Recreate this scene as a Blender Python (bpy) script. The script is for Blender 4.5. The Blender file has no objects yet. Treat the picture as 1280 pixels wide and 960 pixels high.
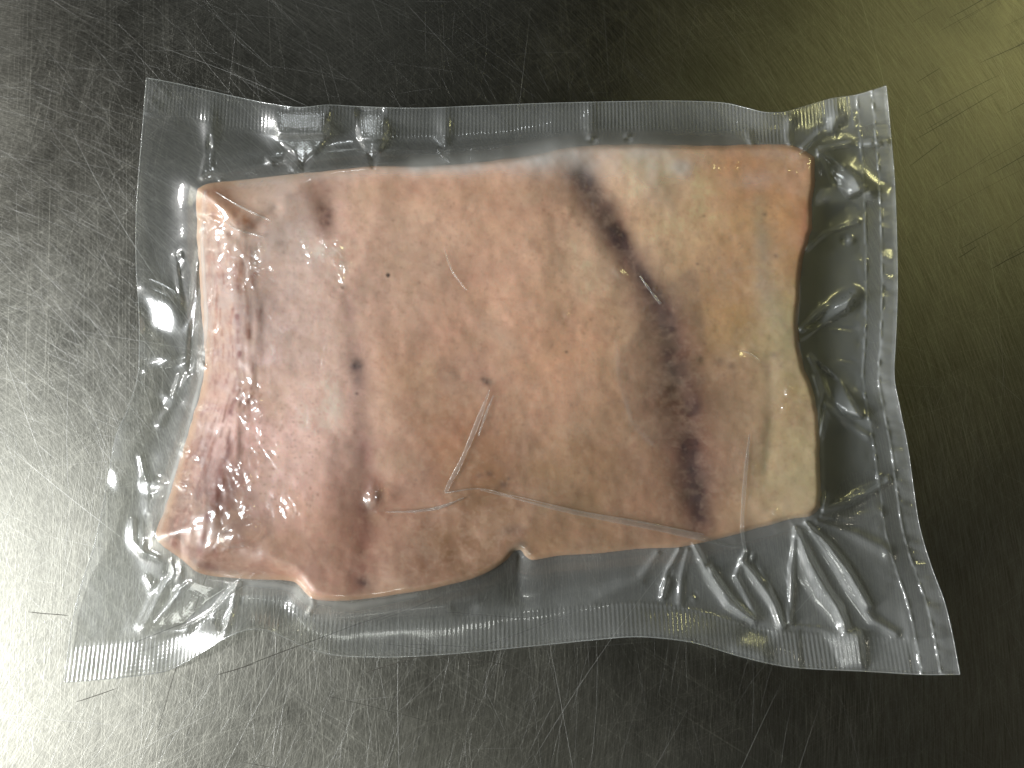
import bpy, math
import numpy as np

# ------------------------------------------------------------------ camera
TH = math.radians(12.0); D = 0.262; F = 960.0
S = bpy.context.scene
CAM = np.array([0.0, -D*math.sin(TH), D*math.cos(TH)])
cd = bpy.data.cameras.new('camera'); cam = bpy.data.objects.new('camera', cd)
S.collection.objects.link(cam); S.camera = cam
cam.location = CAM; cam.rotation_euler = (TH, 0, 0)
cd.sensor_width = 36; cd.lens = 36*F/1280; cd.clip_start = 0.01; cd.clip_end = 50
S.render.resolution_x = 1024; S.render.resolution_y = 768

# ------------------------------------------------------------------ world, exposure
w = bpy.data.worlds.new('World'); S.world = w; w.use_nodes = True
bg = w.node_tree.nodes['Background']
bg.inputs[0].default_value = (0.98, 1.0, 0.68, 1); bg.inputs[1].default_value = 0.008
S.view_settings.view_transform = 'Standard'; S.view_settings.look = 'None'
S.view_settings.exposure = 0.0; S.view_settings.gamma = 1.0

def ray(u, v, z=0.0):
    """point of height z seen at photo pixel (u, v)"""
    dx = (np.asarray(u, float)-640)/F; dy = (480-np.asarray(v, float))/F
    vx = dx; vy = math.sin(TH) + dy*math.cos(TH); vz = -math.cos(TH) + dy*math.sin(TH)
    k = (z - CAM[2])/vz
    return np.stack([CAM[0]+vx*k, CAM[1]+vy*k, np.zeros_like(k)+z], -1)

LAMPS = {}
def lamp(name, u, v, z, sx, sy, power, col, axis=(1, 0)):
    """area lamp hung where the steel mirrors it at photo pixel (u, v); its length sx lies along axis"""
    from mathutils import Vector, Matrix
    p = ray(u, v, 0.0); m = CAM*np.array([1, 1, -1])
    loc = Vector(m + (p-m)*(z + CAM[2])/CAM[2])
    l = bpy.data.lights.new(name, 'AREA'); l.shape = 'RECTANGLE'; l.size = sx; l.size_y = sy
    l.energy = power; l.color = col
    o = bpy.data.objects.new(name, l); S.collection.objects.link(o)
    zax = loc.normalized(); xax = Vector((axis[0], axis[1], 0)); xax = (xax - zax*xax.dot(zax)).normalized()
    yax = zax.cross(xax)
    o.matrix_world = Matrix.Translation(loc) @ Matrix((xax, yax, zax)).transposed().to_4x4()
    LAMPS[name] = np.array(loc)
lamp('key_lamp', -480, 850, 0.70, 0.28, 0.22, 11.0, (0.95, 0.98, 1.0))
lamp('low_fill', -2000, 1600, 0.80, 0.50, 0.40, 84.0, (1.0, 0.985, 0.96))  # added fill, lights the slab with little glare on the steel
lamp('far_fill', -1300, -350, 0.70, 0.40, 0.30, 24.0, (1.0, 0.99, 0.97))  # added fill, lifts the upper-left steel and the slab
lamp('olive_lamp', 1345, 0, 0.60, 0.28, 0.05, 0.72, (1.0, 0.95, 0.42), axis=(.6, .8))
lamp('front_fill', 420, 1300, 0.60, 0.13, 0.11, 0.42, (0.98, 1.0, 0.93))  # added small light for glints on the lower folds
lamp('back_fill', 250, -560, 0.75, 0.15, 0.13, 0.90, (0.93, 0.98, 1.0))  # added light for glints on the upper and right creases
lamp('side_fill', 1600, 900, 0.60, 0.05, 0.03, 0.10, (1.0, 0.92, 0.72))  # added weak light for glints on the right-hand creases

# ------------------------------------------------------------------ raster helpers (fields over the 1280x960 frame)
W_, H_ = 1320, 920          # frame with margins: u from 0..1320, v from 0..920
X, Y = np.meshgrid(np.arange(0, W_, 1.0), np.arange(0, H_, 1.0))
rng = np.random.RandomState(7)

def up(a, h, w, oy=0., ox=0.):
    """smooth upsample of grid a to h x w"""
    gy = (np.arange(h)/h)*(a.shape[0]-2); gx = (np.arange(w)/w)*(a.shape[1]-2)
    iy = gy.astype(int); ix = gx.astype(int); fy = gy-iy; fx = gx-ix
    fy = (fy*fy*(3-2*fy))[:, None]; fx = (fx*fx*(3-2*fx))[None]
    r0 = a[iy][:, ix]*(1-fx)+a[iy][:, ix+1]*fx
    r1 = a[iy+1][:, ix]*(1-fx)+a[iy+1][:, ix+1]*fx
    return r0*(1-fy)+r1*fy
def noise(sx, sy, seed, octv=3, gain=0.5):
    out = 0; amp = 1; tot = 0
    r = np.random.RandomState(seed)
    for _ in range(octv):
        g = r.rand(int(H_/sy)+3, int(W_/sx)+3)*2-1
        out = out + amp*up(g, H_, W_); tot += amp*0.6; amp *= gain; sx = max(sx/2, 1.5); sy = max(sy/2, 1.5)
    return out/tot
def blur(a, s):
    fy = np.fft.fftfreq(a.shape[0]+80)[:, None]; fx = np.fft.rfftfreq(a.shape[1]+80)[None]
    p = np.pad(a, 40, mode='edge')
    g = np.exp(-2*(math.pi*s)**2*(fx**2+fy**2))
    return np.fft.irfft2(np.fft.rfft2(p)*g, s=p.shape)[40:-40, 40:-40]
def smooth(a, lo, hi):
    t = np.clip((a-lo)/(hi-lo), 0, 1); return t*t*(3-2*t)
def catmull(pts, n):
    P = np.array(pts, float)
    ns = 24 if len(P) < 60 else 5
    P = np.vstack([2*P[0]-P[1], P, 2*P[-1]-P[-2]])
    out = []
    for i in range(1, len(P)-2):
        for t in np.linspace(0, 1, ns, endpoint=False):
            a, b, c, d = P[i-1:i+3]
            out.append(0.5*((2*b)+(-a+c)*t+(2*a-5*b+4*c-d)*t*t+(-a+3*b-3*c+d)*t**3))
    out.append(P[-2]); out = np.array(out)
    L = np.r_[0, np.cumsum(np.hypot(*np.diff(out, axis=0).T))]
    q = np.linspace(0, L[-1], n)
    return np.stack([np.interp(q, L, out[:, 0]), np.interp(q, L, out[:, 1])], -1)
def seg_dist(pts, pad=60, vals=None):
    """distance of every pixel to a polyline (within pad px), and the interpolated value along it"""
    P = np.array(pts, float); x0 = int(max(P[:, 0].min()-pad, 0)); x1 = int(min(P[:, 0].max()+pad+1, W_))
    y0 = int(max(P[:, 1].min()-pad, 0)); y1 = int(min(P[:, 1].max()+pad+1, H_))
    xs = X[y0:y1, x0:x1]; ys = Y[y0:y1, x0:x1]
    best = np.full(xs.shape, 1e9); val = np.zeros(xs.shape)
    vals = np.ones(len(P)) if vals is None else np.array(vals, float)
    for i in range(len(P)-1):
        a, b = P[i], P[i+1]; e = b-a; L2 = max((e**2).sum(), 1e-9)
        t = np.clip(((xs-a[0])*e[0]+(ys-a[1])*e[1])/L2, 0, 1)
        d = np.hypot(xs-a[0]-t*e[0], ys-a[1]-t*e[1])
        m = d < best; best = np.where(m, d, best); val = np.where(m, vals[i]+(vals[i+1]-vals[i])*t, val)
    return (slice(y0, y1), slice(x0, x1)), best, val
def stroke(field, pts, widths, amp=1.0, power=2.0, taper=None, crisp=1.0):
    """add a soft stroke of gaussian section"""
    if np.isscalar(widths): widths = [widths]*len(pts)
    pad = max(widths)*3+4
    sl, d, wd = seg_dist(pts, pad, widths)
    if taper is None: a = amp
    else:
        _, _, a = seg_dist(pts, pad, np.array(taper)*amp)
    field[sl] += a*np.exp(-(d/np.maximum(wd, .3))**power)
def spot(field, x, y, rx, ry=None, amp=1.0, rot=0., power=2.0):
    ry = ry or rx; c, s = math.cos(math.radians(rot)), math.sin(math.radians(rot))
    R = int(3*max(rx, ry)+3); x0, x1 = max(int(x-R), 0), min(int(x+R), W_); y0, y1 = max(int(y-R), 0), min(int(y+R), H_)
    dx = X[y0:y1, x0:x1]-x; dy = Y[y0:y1, x0:x1]-y
    a = (dx*c+dy*s)/rx; b = (-dx*s+dy*c)/ry
    field[y0:y1, x0:x1] += amp*np.exp(-(a*a+b*b)**(power/2))
def samp(field, u, v):
    u = np.clip(u, 0, W_-1.001); v = np.clip(v, 0, H_-1.001)
    iu = u.astype(int); iv = v.astype(int); fu = u-iu; fv = v-iv
    if field.ndim == 3: fu = fu[..., None]; fv = fv[..., None]
    return (field[iv, iu]*(1-fu)+field[iv, iu+1]*fu)*(1-fv)+(field[iv+1, iu]*(1-fu)+field[iv+1, iu+1]*fu)*fv
def inside(poly):
    x, y = X, Y; c = np.zeros(x.shape, bool); n = len(poly)
    for i in range(n):
        (x1, y1), (x2, y2) = poly[i], poly[(i+1) % n]
        if y1 == y2: continue
        m = ((y1 > y) != (y2 > y)) & (x < (x2-x1)*(y-y1)/(y2-y1)+x1)
        c ^= m
    return c
def lin(c):
    c = np.asarray(c, float)/255.; return np.where(c <= 0.04045, c/12.92, ((c+0.055)/1.055)**2.4)

# ------------------------------------------------------------------ outlines traced in the picture
M_TOP = [(247,236),(262,229),(300,226),(350,219),(400,214),(470,208),(540,206),(600,202),(650,195),(700,187),(740,182),(800,181),(860,182),(900,182),(950,180),(985,182),(1006,188),(1019,197)]
M_RIGHT = [(1019,197),(1018,240),(1013,290),(1004,330),(1000,370),(999,415),(1004,450),(1014,480),(1020,510),(1025,550),(1026,600),(1026,632)]
M_BOT = [(205,684),(226,699),(243,714),(262,720),(300,723),(345,725),(370,729),(382,742),(398,751),(440,751),(490,744),(540,735),(580,726),(612,714),(632,702),(643,690),(654,689),(663,700),(700,695),(740,692),(800,686),(850,684),(900,673),(950,659),(990,648),(1015,644),(1026,632)]
M_LEFT = [(247,236),(245,262),(247,300),(249,340),(253,390),(256,430),(255,462),(248,500),(238,530),(226,570),(214,608),(203,645),(195,670),(205,684)]
B_TOP = [(183,97),(220,104),(260,113),(300,122),(340,130),(375,134),(410,131),(450,133),(520,135),(600,132),(680,129),(760,127),(840,126),(900,128),(930,134),(955,140),(980,140),(1005,133),(1040,123),(1068,119),(1090,113),(1108,107)]
B_RIGHT = [(1108,107),(1112,150),(1118,220),(1121,290),(1122,360),(1120,420),(1118,470),(1125,510),(1135,560),(1142,610),(1150,660),(1165,710),(1180,750),(1190,790),(1200,843)]
B_BOT = [(80,853),(130,849),(185,843),(212,837),(238,824),(260,811),(285,796),(310,787),(335,788),(360,799),(390,812),(430,820),(500,821),(580,816),(660,808),(740,800),(790,796),(830,798),(870,804),(920,819),(960,829),(1000,835),(1080,839),(1150,843),(1200,843)]
B_LEFT = [(183,97),(178,160),(173,220),(170,270),(170,330),(173,380),(174,430),(172,470),(160,510),(145,545),(138,580),(130,625),(118,680),(102,730),(90,780),(80,853)]

def coons(top, right, bot, left, nu, nv):
    T = catmull(top, nu); Bt = catmull(bot, nu); L = catmull(left, nv); R = catmull(right, nv)
    s = np.linspace(0, 1, nu)[None, :, None]; t = np.linspace(0, 1, nv)[:, None, None]
    C = (1-t)*T[None]+t*Bt[None]+(1-s)*L[:, None]+s*R[:, None] \
        - ((1-s)*(1-t)*T[0]+s*(1-t)*T[-1]+(1-s)*t*Bt[0]+s*t*Bt[-1])
    return C, np.broadcast_to(s[..., 0], C.shape[:2]), np.broadcast_to(t[..., 0], C.shape[:2])
def loop(top, right, bot, left, n=160):
    T = catmull(top, n); R = catmull(right, n); B = catmull(bot, n)[::-1]; L = catmull(left, n)[::-1]
    return np.vstack([T[:-1], R[:-1], B[:-1], L[:-1]])
def ragged(pts, amp, seed):
    q = catmull(pts, 90); r = np.random.RandomState(seed)
    for st_, am in ((6, 1.0), (2, .45)):
        k = np.arange(0, 90+st_, st_); nn = np.stack([np.interp(np.arange(90), k, r.randn(len(k))*am*amp) for _ in (0, 1)], -1)
        nn *= np.minimum(np.arange(90), 89-np.arange(90))[:, None].clip(0, 4)/4.; q = q+nn
    return [tuple(p) for p in q]
M_TOP = ragged(M_TOP, 1.1, 1); M_RIGHT = ragged(M_RIGHT, .9, 2); M_BOT = ragged(M_BOT, .6, 3); M_LEFT = ragged(M_LEFT, 1.0, 4)
ML = loop(M_TOP, M_RIGHT, M_BOT, M_LEFT, 200)
minside = inside(ML)
_, md, _ = seg_dist(np.vstack([ML, ML[:1]]), 2000)
md = np.where(minside, md, -md)                 # >0 inside the meat
md_s = blur(md, 2.0)
ML_left = catmull(M_LEFT, 120); LX = np.interp(Y[:, 0], ML_left[:, 1], ML_left[:, 0])[:, None]
dl = X-LX                                       # px from the slab's left edge
dl = np.where(Y > 684, np.minimum(dl, 200), dl)

# ------------------------------------------------------------------ heights, mm
T0 = 18.0-7.0*smooth(X, 640, 1010)
lf = smooth(-X, -430, -250)
wid = 7+68*lf - 12*smooth(Y, 560, 700)*smooth(-X, -400, -300)
f = 1-(1-np.clip(md_s/wid, 0, 1))**2.3
ze = T0-1.4-9.0*lf
zm = ze+(T0-ze)*f
zm += 0.9*noise(170, 150, 3, 2)*f + 0.22*noise(34, 34, 5, 3)*f
zm += 0.6*np.exp(-((X-400)/60)**2)*f*smooth(Y, 250, 520)       # swell along the left
g = np.zeros_like(X)
stroke(g, [(450,440),(455,520),(462,620),(455,735)], 26, .6)   # shallow troughs at the dark streaks
stroke(g, [(735,215),(785,320),(830,395),(858,500),(868,640)], 24, .5)
stroke(g, [(250,262),(300,300),(345,262)], 7, .5)             # torn flap at the top left corner
stroke(g, [(962,440),(965,520),(958,590)], 8, 0.25)
stroke(g, [(925,440),(880,450)], 6, 0.5)
zm -= g
g = np.zeros_like(X)
stroke(g, [(268,290),(262,330),(268,380)], 9, .5)
spot(g, 467, 622, 9, 11, .9)
zm += g
# fibrous left flank
fib = noise(9, 60, 11, 3)
flank = smooth(-dl, -95, -55)*smooth(Y, 260, 330)*(md > 0)
zm += 0.20*fib*flank
zm_s = blur(zm, 1.0)

# film
film = np.where(md_s > 0, zm_s+0.45, 0)
out = np.clip(-md_s, 0, None)
# lift of the loose margin
lift = np.zeros_like(X)
for x, y, rx, ry, a in [(310,800,60,46,9),(830,806,100,40,6),(380,140,45,24,4),(968,138,48,30,6),(470,134,70,20,1.5),(183,97,60,50,3),(150,520,40,70,4),
                        (1118,470,34,70,3),(1108,107,35,30,5),(1195,800,60,70,4),(120,640,40,60,2.5),(600,132,120,26,2)]:
    spot(lift, x, y, rx, ry, a)
base = 1.2+lift+0.30*noise(120, 120, 21, 2)
edge_z = ze+0.45
wall = (18+4*smooth(X, 600, 900)+10*smooth(Y, 640, 760)*smooth(X, 450, 600)*smooth(-X, -900, -760))
fall = np.exp(-(out/wall)**1.25)
film_out = base+(edge_z-base)*fall
film = np.where(md_s > 0, film, film_out)
film = blur(film, 1.6)

R = np.zeros_like(X)     # film creases
def rd(pts, w, a, taper=None): stroke(R, pts, w, a, taper=taper)
# top edge
for x, ytip, y0, hw, a in [(378,212,172,24,2.4),(465,208,176,13,1.6),(262,222,170,9,1.1),(556,190,172,8,.7),(738,183,168,7,.6),(345,204,176,14,1.0),(1044,176,150,9,.8)]:
    # tent under the seal that narrows to a point at the slab
    t = np.clip((ytip-Y)/(ytip-y0), 0, 1.6); hwid = hw*np.clip(t, 0.05, 1.2)
    R += a*t*np.exp(-((X-x)/hwid)**2)*np.where(Y < y0, np.exp(-((y0-Y)/34)**2), 1)*(Y < ytip)
rd([(998,190),(1018,172),(1040,152),(1048,148)], [3,4,6,8], 1.3)
rd([(1022,187),(1060,180),(1108,177)], [2,4,5], 1.3)
rd([(1024,192),(1045,214),(1068,228),(1088,240)], [3,8,12,10], 1.9)
rd([(990,188),(985,170),(988,150)], [3,5,6], .8)
rd([(940,182),(936,168)], [3,5], .7)
rd([(1008,312),(1030,292),(1072,278)], [2,2.5,3], .7)
rd([(1002,412),(1022,394),(1048,382),(1070,368)], [3,6,9,7], 1.7)
rd([(1000,424),(1030,404),(1062,388)], [2,2,2], .6)
rd([(1012,446),(1036,480),(1060,500),(1088,528)], [3,10,14,9], 1.1)
rd([(1018,470),(1030,505),(1060,528),(1086,546)], [2,4,5,4], .7)
rd([(1030,638),(1060,628),(1090,612),(1110,600)], [3,6,5,4], 1.5)
rd([(1028,645),(1060,648),(1100,640)], [3,6,5], .6)
rd([(1022,652),(1070,668),(1110,690)], [3,7,8], .8)
rd([(996,664),(1012,706),(1030,742),(1046,762),(1056,786)], [3,7,9,8,6], 2.6)
rd([(1008,655),(1034,680),(1056,708),(1072,734),(1085,758)], [2.5,5,6,5,4], 2.0)
rd([(1012,660),(1040,700),(1064,740),(1092,776),(1120,792)], [2,4,5,6,5], 1.1)
rd([(994,660),(991,700),(989,740),(988,778)], [2,2.5,3,3], 1.4)
rd([(867,680),(878,700),(890,720),(912,754),(942,776)], [2.5,4,6,6,4], 2.2)
rd([(930,704),(952,730),(968,756),(977,782)], [3,5,5,4], 1.8)
rd([(932,690),(920,720),(948,772)], [3,4,5], .9)
rd([(849,688),(836,712),(828,746)], [3,4,4], 1.2)
rd([(860,688),(852,720),(850,752)], [3,4,5], .8)
rd([(822,692),(800,725),(740,748),(660,760),(600,762)], [4,8,10,10,8], .8)
rd([(560,762),(480,756),(420,768)], [7,9,9], .6)
# bottom left
rd([(298,730),(276,748),(256,764),(234,783)], [3,4.5,5,3.5], 2.0)
rd([(214,702),(216,716),(200,744),(180,784)], [3,4,5,5], 2.0)
rd([(296,732),(290,762),(280,790)], [3,4.5,5], 1.2)
rd([(180,784),(196,790),(236,786)], [4,6,4], .8)
rd([(389,744),(392,756),(386,768)], [3,3,3], 1.2)
rd([(166,650),(166,676),(178,690),(198,698)], [3,4,4,3], 1.4)
rd([(192,612),(204,606),(194,640),(188,670)], [8,7,7,5], 1.2)
rd([(186,640),(182,600),(176,570)], [3,4,4], .6)
rd([(184,722),(190,734),(194,728)], [3,4,3], .9)
# left margin
rd([(236,445),(212,452),(182,462)], [4,5,5], 1.1)
rd([(226,380),(222,340),(218,320)], [2.5,2.5,2.5], .6)
rd([(236,470),(216,500),(200,530)], [4,6,6], .7)
rd([(224,470),(216,494)], [2.5,2.5], .6)
spot(R, 176, 400, 36, 42, 3.2)
rd([(254,222),(264,219),(276,224)], [3,3,3], 1.0)
rd([(334,196),(340,208),(352,214)], [3,4,3], .8)
film += R*np.where(md_s > 0, 0.25, 1.25)
FB = blur(film, 5); PN = noise(16, 30, 301, 3)
def facet(x, y, rx, ry, lampname, rot=0., k=1.0, p=4.0, R=None, pos=False):
    """a small flat of film (a wrinkle's flank) tilted the way that flashes the lamp"""
    global film
    z = float(film[int(y), int(x)])/1000.
    P0 = ray(x, y, z); l = LAMPS[lampname]-P0; l /= np.linalg.norm(l); q = CAM-P0; q /= np.linalg.norm(q)
    h = l+q; fx, fy = -h[0]/h[2], -h[1]/h[2]
    dc = (CAM[2]-z)
    mm = 1000*(ray(x+1, y, z)[0]-P0[0]); mv = 1000*(P0[1]-ray(x, y+1, z)[1])
    den_ = 1+fx*(P0[0]-CAM[0])/dc+fy*(P0[1]-CAM[1])/dc; gu = fx*mm/den_; gv = -fy*mv/den_
    y0, y1, x0, x1 = int(y-3), int(y+4), int(x-3), int(x+4)
    bu = (film[y0:y1, x1-1]-film[y0:y1, x0]).mean()/6; bv = (film[y1-1, x0:x1]-film[y0, x0:x1]).mean()/6
    c, s_ = math.cos(math.radians(rot)), math.sin(math.radians(rot))
    R = R or int(2.2*max(rx, ry)+4); Q = (slice(max(int(y)-R, 0), int(y)+R), slice(max(int(x)-R, 0), int(x)+R)); dx = X[Q]-x; dy = Y[Q]-y
    if rx is None:
        f0 = film[Q]; m0 = (f0*ry).sum()/ry.sum(); sm = FB[Q]
        film[Q] = f0+k*ry*(m0+gu*dx+gv*dy+.45*(f0-sm)+.10*PN[Q]-f0); film[Q] = np.maximum(film[Q], .7)
        return
    else:
        a_ = (dx*c+dy*s_)/rx; b_ = (-dx*s_+dy*c)/ry; wnd = np.exp(-(a_*a_+b_*b_)**(p/2))
    hgt_ = (gu-bu)*dx+(gv-bv)*dy
    film[Q] = film[Q]+k*wnd*(np.maximum(hgt_, -.16)+.08 if pos else hgt_)
def facet_poly(poly, lampname, k=1.0, soft=1.3):
    P_ = np.array(poly, float); cx, cy = P_.mean(0)
    R_ = int(np.abs(P_-[cx, cy]).max()+12); Q = (slice(max(int(cy)-R_, 0), int(cy)+R_), slice(max(int(cx)-R_, 0), int(cx)+R_))
    w_ = blur(inside(poly).astype(float), soft)[Q]
    facet(cx, cy, None, w_, lampname, 0., k, R=R_)
for a in [(226,330,5,14,'key_lamp'),(196,452,22,7,'key_lamp',-15),(242,390,5,60,'key_lamp',4),(206,500,8,12,'key_lamp'),
          (190,608,14,12,'key_lamp'),(182,672,6,22,'key_lamp'),(218,715,10,16,'key_lamp'),(345,206,12,5,'back_fill',35),(556,182,7,9,'back_fill'),(740,174,6,5,'olive_lamp'),(785,172,5,5,'olive_lamp'),
          (1036,158,10,8,'back_fill',-40),(1082,179,16,5,'back_fill'),(1082,238,9,6,'back_fill'),(1096,178,5,6,'back_fill'),
          (1060,452,12,3,'olive_lamp'),(1052,412,18,3,'olive_lamp'),(1028,520,3.5,26,'back_fill',4),(1030,622,4,12,'back_fill'),
          (1082,612,20,3.5,'olive_lamp',-25),(1102,598,6,6,'side_fill'),(1060,300,8,6,'back_fill'),
          (886,708,4,12,'olive_lamp',-20),(955,726,5,22,'olive_lamp',-25),(938,696,6,8,'front_fill'),(988,740,2.5,34,'front_fill'),
          (834,725,3,14,'olive_lamp',20),(868,745,4,6,'olive_lamp'),(100,700,10,16,'key_lamp'),(140,600,12,18,'key_lamp')]:
    facet(*a)
facet_poly([(174,352),(222,372),(232,405),(210,424),(178,418)], 'key_lamp', .9, 6)
facet_poly([(345,172),(408,172),(398,190),(379,214),(366,190)], 'back_fill'); facet_poly([(345,136),(408,133),(409,170),(346,170)], 'back_fill', 1.0, 2)
facet_poly([(451,177),(481,177),(466,209)], 'back_fill'); facet_poly([(446,136),(480,136),(483,174),(449,174)], 'back_fill', 1.0, 2)
facet_poly([(262,168),(272,224),(249,224)], 'back_fill', .9)
facet_poly([(1026,193),(1070,220),(1080,238),(1062,246),(1040,226)], 'back_fill')
facet_poly([(1003,411),(1036,384),(1068,368),(1060,386),(1030,403)], 'back_fill')
facet_poly([(1020,452),(1052,478),(1078,522),(1056,516),(1036,494)], 'back_fill', .7)
facet_poly([(997,668),(1014,704),(1036,742),(1056,784),(991,778)], 'front_fill', .93)
facet_poly([(1002,788),(1076,790),(1082,836),(1006,834)], 'front_fill', 1.0, 2); facet_poly([(932,776),(968,790),(960,826),(914,812)], 'olive_lamp', .9, 5)
facet_poly([(1014,662),(1060,712),(1088,758),(1078,756),(1044,706)], 'front_fill')
facet_poly([(880,702),(900,730),(930,764),(916,758),(890,728)], 'front_fill'); facet_poly([(222,735),(240,725),(292,732),(268,760),(236,782),(184,785)], 'front_fill', .92)
facet_poly([(262,764),(300,736),(276,790)], 'front_fill', 1.); pass
rr = np.random.RandomState(17)
for x, y, rx, ry, n in [(312,338,26,26,20),(402,318,22,14,14),(425,345,8,16,8),(312,498,14,24,18),(312,540,14,18,12),(300,588,22,12,18),(296,604,22,10,14),(316,640,20,6,8),(362,632,12,8,8),(290,642,26,10,12),(352,632,20,12,9),(270,300,14,20,7),
                        (262,420,10,50,8),(330,575,16,20,5),(468,620,8,9,6),(345,420,16,30,3),(280,680,20,8,4),(240,600,10,40,5)]:
    for _ in range(int(2.3*n)):
        L = rr.uniform(3, 11) if rr.rand() < .7 else rr.uniform(9, 15); facet(x+rx*rr.uniform(-1, 1), y+ry*rr.uniform(-1, 1), max(1.8, L*rr.uniform(.25, .6)), L, 'key_lamp', rr.uniform(-70, 50), rr.uniform(.7, 1.15), 2.2, None, True)
for t_ in np.linspace(0, 1, 9):
    facet(405-22*t_+rr.normal(0, 1), 438+88*t_, 2.6, 8, 'key_lamp', 14, .9, 3.)
for x, y, rx, ry, n, lm in [(994,204,14,10,9,'back_fill'),(908,206,12,4,4,'back_fill'),(950,588,12,10,5,'olive_lamp'),(920,622,18,8,10,'olive_lamp'),(986,490,8,12,4,'back_fill'),(820,370,14,14,4,'back_fill'),
                            (970,440,14,6,4,'olive_lamp'),(950,600,24,30,5,'back_fill'),(960,350,12,8,3,'back_fill'),(570,238,5,14,4,'back_fill'),(740,245,10,14,3,'back_fill'),(925,450,10,6,3,'back_fill')]:
    for _ in range(n):
        L = rr.uniform(2, 5); facet(x+rx*rr.uniform(-1, 1), y+ry*rr.uniform(-1, 1), max(1.5, L*rr.uniform(.35, .7)), L, lm, rr.uniform(-60, 60), rr.uniform(.75, 1.1), 3.0, None, True)
# small crinkles
film += 0.10*noise(22, 22, 31, 2)*smooth(out, 4, 30)
cr = np.zeros_like(X)      # where the film puckers over the slab
for x, y, rx, ry, a in [(305,345,26,34,1),(400,325,28,18,1),(425,350,14,18,.8),(305,505,22,28,1),(318,540,18,20,.7),(295,600,26,30,1.1),(300,640,30,14,.8),(355,632,22,16,.8),(290,300,30,20,.7),
                        (995,205,16,14,1),(905,212,22,10,.6),(950,585,26,14,.8),(940,620,26,14,.6),(985,500,18,22,.7),(965,445,20,12,.8),(467,622,16,20,.9),(405,262,16,10,.5),
                        (820,370,22,16,.6),(628,598,16,8,.5),(300,430,20,50,.1),(260,480,20,120,.5),(960,350,16,10,.5),(570,232,8,16,.4),(240,640,30,50,.6)]:
    spot(cr, x, y, rx, ry, a)
film += cr*(0.20*noise(9, 11, 41, 2)+0.25*np.abs(noise(15, 18, 43, 2)))*(md_s > 2)
film += (0.05+.05*smooth(-X, -420, -300))*noise(12, 14, 47, 2)*(md_s > 2)
# air bubbles pressed up under the film
def cap(field, x, y, rx, ry, a, rot=0.):
    c, s_ = math.cos(math.radians(rot)), math.sin(math.radians(rot)); dx = X-x; dy = Y-y
    q = ((dx*c+dy*s_)/rx)**2+((-dx*s_+dy*c)/ry)**2
    field += a*np.clip(1-q, 0, 1)**.8
bub = np.zeros_like(X)
cap(bub, 301, 667, 29, 17, 3.2, -20)
spot(bub, 467, 622, 10, 12, 1.1, power=3)
cap(bub, 986, 490, 6, 7, .9); cap(bub, 981, 509, 5, 5, .7); cap(bub, 708, 394, 4, 4, .5); cap(bub, 430, 360, 7, 6, .5); cap(bub, 970, 640, 6, 5, .6); cap(bub, 1003, 500, 5, 4, .5)
spot(bub, 775, 342, 12, 5, .6, rot=40, power=3)
spot(bub, 505, 712, 26, 14, .35, power=6); spot(bub, 920, 445, 9, 8, .6, power=4)

film += bub
film = np.maximum(blur(film, 0.7), 0.9)
zm_s = np.where(md_s > 0, np.minimum(zm_s, film-0.18), zm_s)      # the flesh follows the film pressed into it

# haze (milkiness of the film: double layers, trapped juice, folds; raised at the right for missing light)
haze = (0.06+.11*smooth(X, 300, 1100))*(1-.75*smooth(md_s, -2, 6))+0.012*noise(90, 90, 51, 3)+.12*smooth(X, 985, 1020)*smooth(-Y, -640, -560)*(md_s < 0)+(.035+.03*noise(60, 60, 52, 4, .6))*smooth(md_s, -2, 6)
haze += 0.16*np.exp(-(np.abs(md_s-6)/9)**2)*smooth(-Y, -330, -190)*smooth(X, 380, 560)*smooth(-X, -940, -820)
hh = np.zeros_like(X)
stroke(hh, [(300,230),(400,218),(520,210)], [5,7,9], .22); stroke(hh, [(860,196),(950,190),(1000,196)], [9,7,4], .12)
stroke(hh, [(520,205),(640,205),(720,196),(800,198),(850,212)], [10,15,23,30,14], .55)
stroke(hh, [(800,230),(830,260)], [24,14], .18)
spot(hh, 935, 225, 40, 12, .22); spot(hh, 890, 205, 30, 8, .12)
stroke(hh, [(955,300),(948,350),(975,400)], 14, .10)
stroke(hh, [(540,330),(580,390),(650,435)], [8,14,14], .06)
stroke(hh, [(770,420),(772,470),(790,530),(815,555)], 3, .12)
stroke(hh, [(256,240),(252,300),(258,400),(252,470),(232,545),(215,600),(200,660)], 3.0, .35)
stroke(hh, [(1022,490),(1028,560),(1030,630)], 2.5, .25)
stroke(hh, [(300,728),(345,731),(372,738),(384,750),(440,757),(520,744)], 4, .25)
haze = haze+hh*(0.75+0.4*noise(30, 30, 53, 3))
haze += 0.05*np.clip(R, 0, 1.5)*(md_s < 0)+(.05+.07*smooth(X, 600, 950))*np.exp(-(out/20)**2)*(md_s < 0)  # wall haze also lightens the shaded gap beside the slab
haze += 0.10*smooth(out, 2, 12)*smooth(-out, -60, -20)*smooth(Y, 690, 720)*smooth(-X, -560, -380)

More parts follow.
